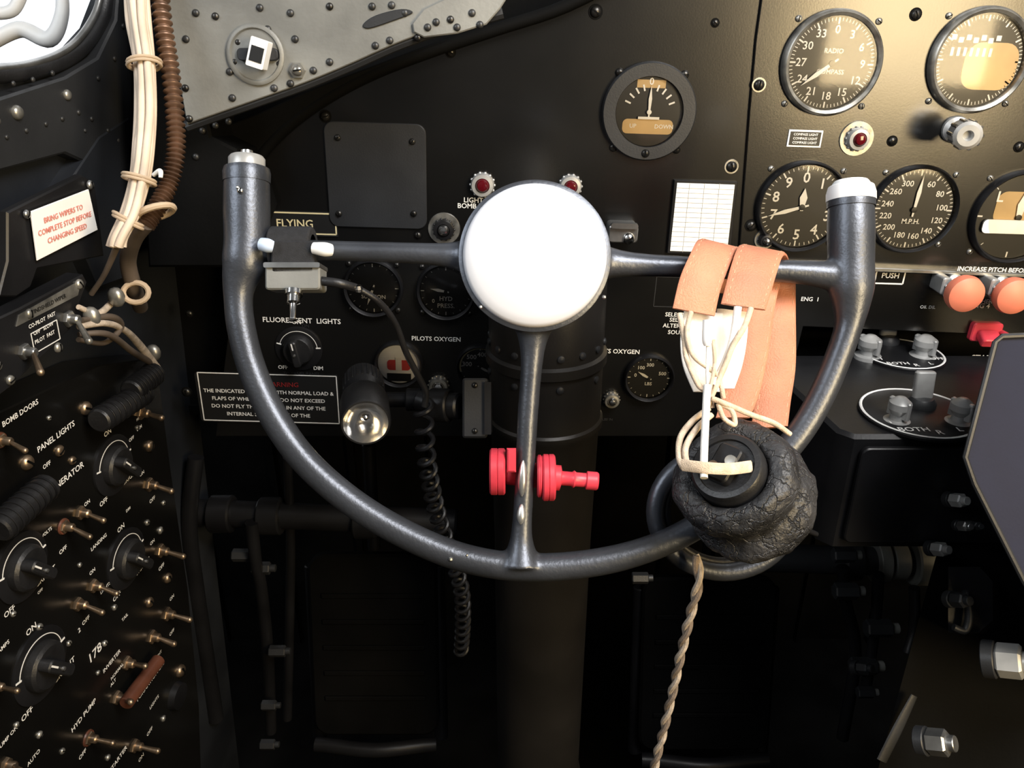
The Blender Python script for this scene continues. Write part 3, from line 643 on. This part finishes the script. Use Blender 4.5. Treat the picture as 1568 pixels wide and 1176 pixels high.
# -------------- red control lock
b=B('control_lock_clamp'); k=.50/FP
def rdisc(u,v,w,r,d=.503):
    c=px(u,v,d); M=basis(U,F,R,c-R*w*k/2); q=r*k; W=w*k
    b.lathe(M,[(0,0),(q*.92,0),(q,.001),(q,W*.45),(q*.96,W*.5),(q,W*.55),(q,W-.001),(q*.92,W),(0,W)],'red_paint',36)
rdisc(762,722,24,36); rdisc(840,731,20,36); rdisc(826,729,8,33)
b.cyl(px(775,723,.515),px(830,729,.515),.008,'red_paint')
c0=px(848,731,.5); c1=px(916,737,.5); ax=axisM(c0,c1); L_=(c1-c0).length
b.lathe(ax,[(.008,0),(.008,.004),(.0045,.005),(.0045,L_*.4),(.0055,L_*.45),(.0045,L_*.5),(.0045,L_*.72),(.0058,L_*.74),(.0058,L_-.001),(.005,L_),(0,L_)],'red_paint',20)
b.rbox(basis(R,U,-F,px(783,705,.49)),14*k,36*k,-.004,0,'red_paint',bev=.001); b.done()
# -------------- headset
G=group('headset',px(1135,700,.46))
b=B('leather_headband',G)
def side(du,dv,d): return (px(784+du,588+dv,d)-px(784,588,d))
def strap(path,w,m='leather',th=.003,st=True):
    q=cr(path,6); pts=[px(a[0],a[1],a[2]) for a in q]; sd=[side(a[3],a[4],a[2]) for a in q]
    b.ribbon(pts,sd,th,m)
    if st:
        for sg in (-.8,.8):
            for i in range(0,len(pts)-1):
                if i%2: continue
                T=(pts[i+1]-pts[max(i-1,0)]).normalized(); N=T.cross(sd[i]).normalized()
                if N.dot(F)>0: N=-N
                o=N*(th*.47); b.tube([pts[i]+sd[i]*sg+o,pts[i].lerp(pts[i+1],.8)+sd[i+1 if i+1<len(sd) else i]*sg+o],.0003,'stitch',6)
strap([(1108,450,.525,30,6),(1110,400,.522,30,6),(1106,378,.505,30,7),(1097,378,.488,30,8),(1086,400,.478,30,9),(1072,435,.472,31,9),(1062,478,.470,32,6)],0)
strap([(1178,460,.525,32,5),(1178,410,.522,32,5),(1172,386,.505,33,6),(1164,386,.486,34,7),(1155,410,.476,34,8),(1145,445,.470,34,7),(1138,470,.468,34,5)],0)
strap([(1200,425,.515,18,2),(1196,440,.52,22,0),(1192,480,.515,26,-2),(1190,560,.51,28,-2),(1182,620,.505,28,-2),(1178,655,.50,28,-2)],0)
strap([(1175,430,.51,20,2),(1160,470,.505,26,1),(1148,540,.50,28,0),(1135,600,.495,28,0),(1122,640,.49,26,0)],0)
b.done()
b=B('white_webbing',G)
strap([(1078,478,.478,30,3),(1074,520,.476,32,2),(1076,560,.474,30,0),(1082,600,.472,20,0)],0,'white_cloth',.004,False)
strap([(1122,476,.479,24,3),(1117,520,.477,26,2),(1112,560,.475,24,0),(1108,595,.474,16,0)],0,'white_cloth',.004,False)
ptube(b,[(1130,470,.462,6),(1122,520,.46,6),(1108,560,.458,6),(1092,590,.456,6)],'white_cloth')
b.done()
b=B('cords',G)
for p in [[(1040,480,.466,4.5),(1048,520,.462,4.5),(1052,550,.46,4.5),(1070,590,.458,4.5),(1085,600,.457,4.5),(1090,625,.456,4.5)],
 [(1058,478,.466,4),(1052,510,.46,4),(1062,545,.458,4),(1098,575,.456,4),(1108,610,.456,4)],
 [(1150,472,.462,4.5),(1140,500,.458,4.5),(1122,530,.456,4.5),(1110,560,.455,4.5),(1088,610,.455,4.5),(1075,640,.452,4.5)],
 [(1090,610,.452,4.5),(1115,620,.45,4.5),(1150,635,.452,4.5),(1185,648,.456,4.5),(1210,665,.46,4)],
 [(1086,625,.45,4.5),(1060,645,.448,5),(1042,670,.446,5),(1040,700,.44,5),(1046,716,.436,5)],
 [(1090,635,.448,4.5),(1068,655,.444,5),(1050,685,.44,5),(1052,712,.435,5)],
 [(1100,618,.452,4),(1108,640,.45,4),(1125,650,.45,4),(1120,628,.45,4),(1100,618,.452,4)],
 [(1092,520,.456,3),(1094,560,.455,3),(1086,600,.452,3)],[(1085,500,.458,2.6),(1083,560,.456,2.6),(1084,610,.452,2.6)]]:
    ptube(b,p,'cloth_cord' if p[0][3]>2.7 else 'white_cloth',8,10)
ptube(b,[(1083,590,.445,6),(1080,650,.438,6),(1078,700,.43,6),(1078,732,.425,6)],'white_cloth')
q=cr([(1044,712,.432),(1078,716,.424),(1115,718,.424),(1150,714,.432)],5)
b.ribbon([px(*z) for z in q],[side(1,9,z[2]) for z in q],.002,'cloth_cord')
ptube(b,[(1083,490,.457,7),(1083,520,.457,8),(1083,530,.457,5)],'white_plastic')
b.done()
# ear cup : rubber doughnut
b=B('ear_cushion',G)
c0=px(1148,762,.475); c1=px(1094,690,.425); ax=axisM(c0,c1); Lc=(c1-c0).length; k=.455/FP
prof=cr([(0,-.012),(.020,-.012),(.0325,-.010),(.0380,-.003),(.0380,.004),(.0340,.010),(.0310,.0150),(.0325,.021),(.0350,.028),(.0340,.036),(.0295,.0405),(.0245,.0412),(.0210,.039),(.0200,.034)],4)
sv=len(b.v); b.lathe(ax,prof,'rubber_cracked',96)
for i in range(sv,len(b.v)):
    v=Vector(b.v[i]); n_=noise.noise(v*45)*.0025+noise.noise(v*130)*.0014+ noise.noise(v*300)*.0007
    cc=ax@Vector((0,0,.015)); b.v[i]=tuple(v+(v-cc).normalized()*n_)
b.lathe(ax,[(.0205,.034),(.0205,.046),(.019,.048),(.016,.0485),(.0155,.047),(0,.047)],'rubber',40)
b.rbox(ax,.014,.022,.047,.0535,'satin_black',r=.003,bev=.001); b.lathe(ax@Matrix.Translation((.004,.002,0)),[(.0035,.0535),(.003,.0555),(0,.056)],'bezel',14)
b.lathe(ax@Matrix.Translation((-.004,-.004,0)),[(.003,.0535),(.0025,.055),(0,.0552)],'brass',14)
b.done()
b=B('ear_cup_ring',G)
b.tube([px(1108+105*math.cos(t*math.pi/24),784+92*math.sin(t*math.pi/24),.515) for t in range(48)],.0058,'yoke_metal',14,True)
b.tube([px(1108+88*math.cos(t*math.pi/24),784+76*math.sin(t*math.pi/24),.518) for t in range(48)],.003,'satin_black',10,True)
ptube(b,[(1205,805,.51,5),(1225,808,.51,5),(1250,818,.52,4)],'satin_black')
b.done()
b=B('twisted_cord',G)
q=cr([(1066,850,.50),(1070,890,.50),(1060,930,.51),(1045,990,.53),(1032,1050,.55),(1018,1110,.57),(1003,1170,.59),(985,1260,.62),(975,1400,.7)],8); path=[px(*z) for z in q]
for ph,m in ((0,'twist_tan'),(math.pi,'twist_brown')): b.tube(helix(path,.0015,13,ph,12),.0020,m,8)
b.done()
# -------------- right lower controls
b=B('feathering_button'); 
def mush(b,u,v,r):
    M,k=SP.at(u,v,off=.0); X=M; Rm=r*k*.93
    b.lathe(X,[(Rm*.7,0),(Rm*.7,.010),(Rm*.55,.012),(Rm*.5,.020),(Rm*.95,.022),(Rm,.026),(Rm*.93,.031),(Rm*.6,.034),(0,.035)],'salmon',36,ms=['steel','steel','steel','steel','salmon','salmon','salmon','salmon'])
mush(b,1453,435,30); b.done()
b=B('feathering_button.001'); mush(b,1524,438,30); b.done()
for i,(u,v) in enumerate([(1432,428),(1504,430)]):
    b=B('feathering_button_guard' if i==0 else 'feathering_button_guard.001'); M,k=SP.at(u,v); b.rbox(M,13*k,26*k,0,.020,'cast_grey',r=.002,bev=.001); b.screw(M@Matrix.Translation((0,0,.020)),.002,'steel'); b.done()
b=B('starter_switch_guard'); M,k=SP.at(1506,506); b.rbox(M,46*k,30*k,0,.006,'red_paint',r=.003,bev=.001); b.rbox(M@Matrix.Rotation(.5,4,'X'),30*k,16*k,.006,.018,'red_paint',r=.003,bev=.001,cy=4*k); b.cyl(M@Vector((22*k,0,.003)),M@Vector((26*k,0,.02)),.003,'red_paint'); b.done()
# switch box
b=B('ignition_switch_box')
zt=C.z-.285
b.prism(Matrix.Translation((0,0,zt)),[(.225,.675),(.50,.675),(.50,.52),(.255,.52),(.245,.53)],-.10,0,'satin_black',.003)
b.rbox(Frame((.36,.518,zt-.05),(1,0,0),(0,0,1)).M,.2,.085,0,.004,'satin_black',r=.006,bev=.001)
HF=Frame((.3,.6,zt),(1,0,0),(0,1,0))
for (u,v,rx,ry) in [(1380,545,62,0),(1405,636,86,0)]:
    M,k=HF.at(u,v); rr=rx*k
    b.lathe(M,[(rr,0),(rr,.002),(rr*.97,.003),(0,.003)],'satin_black',48)
    b.lathe(M,[(rr*.98,.003),(rr*.96,.0036),(rr*.93,.003)],'white',48)
    for i in range(5):
        an=math.radians(-60+i*30+180); b.text(M,['OFF','L','R','BOTH','1'][i],rr*.2,'white',rr*.78*math.sin(an),rr*.78*math.cos(an),.0035)
def blade(u,v,h,w,m='steel'):
    M,k=HF.at(u,v); ax=M
    b.lathe(ax,[(w*1.1*k,0),(w*1.1*k,.006),(w*k*.8,.010),(0,.011)],'plate',24)
    b.rbox(ax@Matrix.Rotation(-.15,4,'X'),w*1.6*k,w*.7*k,.006,.006+h*k,m,r=w*.3*k,bev=.001)
blade(1357,528,38,16,'cast_grey'); blade(1409,626,48,19,'cast_grey')
for u,v in [(1328,548),(1412,548),(1372,648),(1466,650)]:
    M,k=HF.at(u,v); q=17*k; b.lathe(M,[(q*1.2,0),(q*1.15,.003),(q*.7,.004),(q*.6,.008),(q*1.0,.013),(q*.95,.018),(q*.4,.022),(0,.0225)],'cast_grey',20)
    b.rbox(M@Matrix.Rotation(.5,4,'Z'),q*.5,q*2.2,.006,.020,'cast_grey',r=q*.2,bev=.001)
b.done()
b=B('throttle_pedestal')
def slab(b,pts,d0,d1,m,off=(12,3)):
    n=len(pts); vs=[px(u,v,d0) for u,v in pts]
    vs+= [px(u+off[0],v+off[1],d1) for u,v in pts]; fs=[tuple(range(n)),tuple(range(n,2*n))[::-1]]+[(i,(i+1)%n,(i+1)%n+n,i+n) for i in range(n)]
    b.add(vs,fs,m)
slab(b,[(1476,705),(1482,680),(1522,520),(1532,512),(1700,505),(1700,1080),(1568,885),(1490,735)],.50,.60,'slate')
b.tube([px(u,v,.499) for u,v in [(1700,508),(1534,515),(1524,524),(1478,700),(1492,740),(1568,890),(1700,1090)]],.0018,'plate',8)
slab(b,[(1470,720),(1700,900),(1700,1400),(1300,1400),(1345,1176),(1420,900)],.63,.66,'dark')
slab(b,[(1452,868),(1500,868),(1520,890),(1520,950),(1500,968),(1452,968)],.58,.63,'satin_black')
b.rbox(Matrix.Translation((.62,.50,0)),.40,.22,0,C.z-.62,'dark',r=.02)
b.done()
b=B('pedestal_linkage_bolts')
def nut(u,v,d,r,du=1,dv=.15,m='chrome'):
    k=d/FP; c=px(u,v,d); e=(px(u+du*r*1.6,v+dv*r,d-.01)-c); b.cyl(c,c+e,r*k,m,seg=6,bev=.2); b.cyl(c+e*.9,c+e*1.35,r*k*.6,m,seg=14); b.cyl(c-e*.5,c,r*k*1.1,'plate',seg=18)
nut(1525,1010,.55,26,m='cast_grey'); nut(1420,1135,.58,20,m='steel'); nut(1458,765,.6,11,m='cast_grey'); nut(1430,840,.62,11,m='cast_grey'); nut(1470,805,.6,8,m='steel'); nut(1488,805,.6,7,m='plate'); nut(1460,918,.57,12,m='plate'); nut(1315,1022,.8,10,m='plate')
ptube(b,[(1350,1165,.62,9),(1375,1115,.62,9),(1400,1065,.62,6)],'plate',flat=(.3,1))
ptube(b,[(1478,905,.572,5),(1484,940,.572,6),(1478,965,.572,6),(1460,960,.572,5)],'plate')
ptube(b,[(1400,900,.63,8),(1400,960,.64,8),(1390,1000,.64,8)],'satin_black')
b.done()
# -------------- camera, lights, world
cam=bpy.data.cameras.new('camera'); co=bpy.data.objects.new('camera',cam); bpy.context.scene.collection.objects.link(co)
cam.sensor_width=36; cam.lens=FP/1568*36; cam.clip_start=.01
co.location=C; co.rotation_euler=(math.radians(90-25),0,0); bpy.context.scene.camera=co
def area(name,loc,tgt,size,pw,col,sy=None):
    l=bpy.data.lights.new(name,'AREA'); l.energy=pw; l.color=col; l.size=size
    if sy: l.shape='RECTANGLE'; l.size_y=sy
    o=bpy.data.objects.new(name,l); bpy.context.scene.collection.objects.link(o); o.location=loc
    o.rotation_euler=(Vector(tgt)-Vector(loc)).to_track_quat('-Z','Y').to_euler(); return o
area('assumed_overhead_light',(.50,-.05,C.z+.62),(.18,.5,C.z-.1),.5,19,(1,.98,.96))  # assumed overhead source: area lamp added as key, no such window is built
area('added_side_light',(-.8,.0,C.z+.5),(0,.5,C.z-.2),.5,6,(.88,.94,1))  # area lamp added outside the left wall to stand in for window light
area('warm_reflection_light',(.84,-.45,C.z+.05),(.40,.68,C.z-.0),.42,17,(1,.76,.42),sy=.5)  # warm lamp added behind the camera for the gold reflection in the panel
w=bpy.data.worlds.new('world'); bpy.context.scene.world=w; w.use_nodes=True; nt=w.node_tree; bg=nt.nodes['Background']
tc=nt.nodes.new('ShaderNodeTexCoord'); sx=nt.nodes.new('ShaderNodeSeparateXYZ')
nt.links.new(tc.outputs['Generated'],sx.inputs[0])
def mrange(sock,a0,a1,b0,b1):
    m=nt.nodes.new('ShaderNodeMapRange'); m.interpolation_type='SMOOTHSTEP'
    for n_,v_ in zip(('From Min','From Max','To Min','To Max'),(a0,a1,b0,b1)): m.inputs[n_].default_value=v_
    nt.links.new(sock,m.inputs['Value']); return m.outputs['Result']
up=mrange(sx.outputs['Z'],-.25,-.05,0,1); fw=mrange(sx.outputs['Y'],.2,.8,.10,1.6)
mu=nt.nodes.new('ShaderNodeMath'); mu.operation='MULTIPLY_ADD'; mu.inputs[2].default_value=.015; nt.links.new(up,mu.inputs[0]); nt.links.new(fw,mu.inputs[1])
bg.inputs[0].default_value=(.93,.96,1,1); nt.links.new(mu.outputs[0],bg.inputs[1])
bpy.context.scene.view_settings.view_transform='Standard'
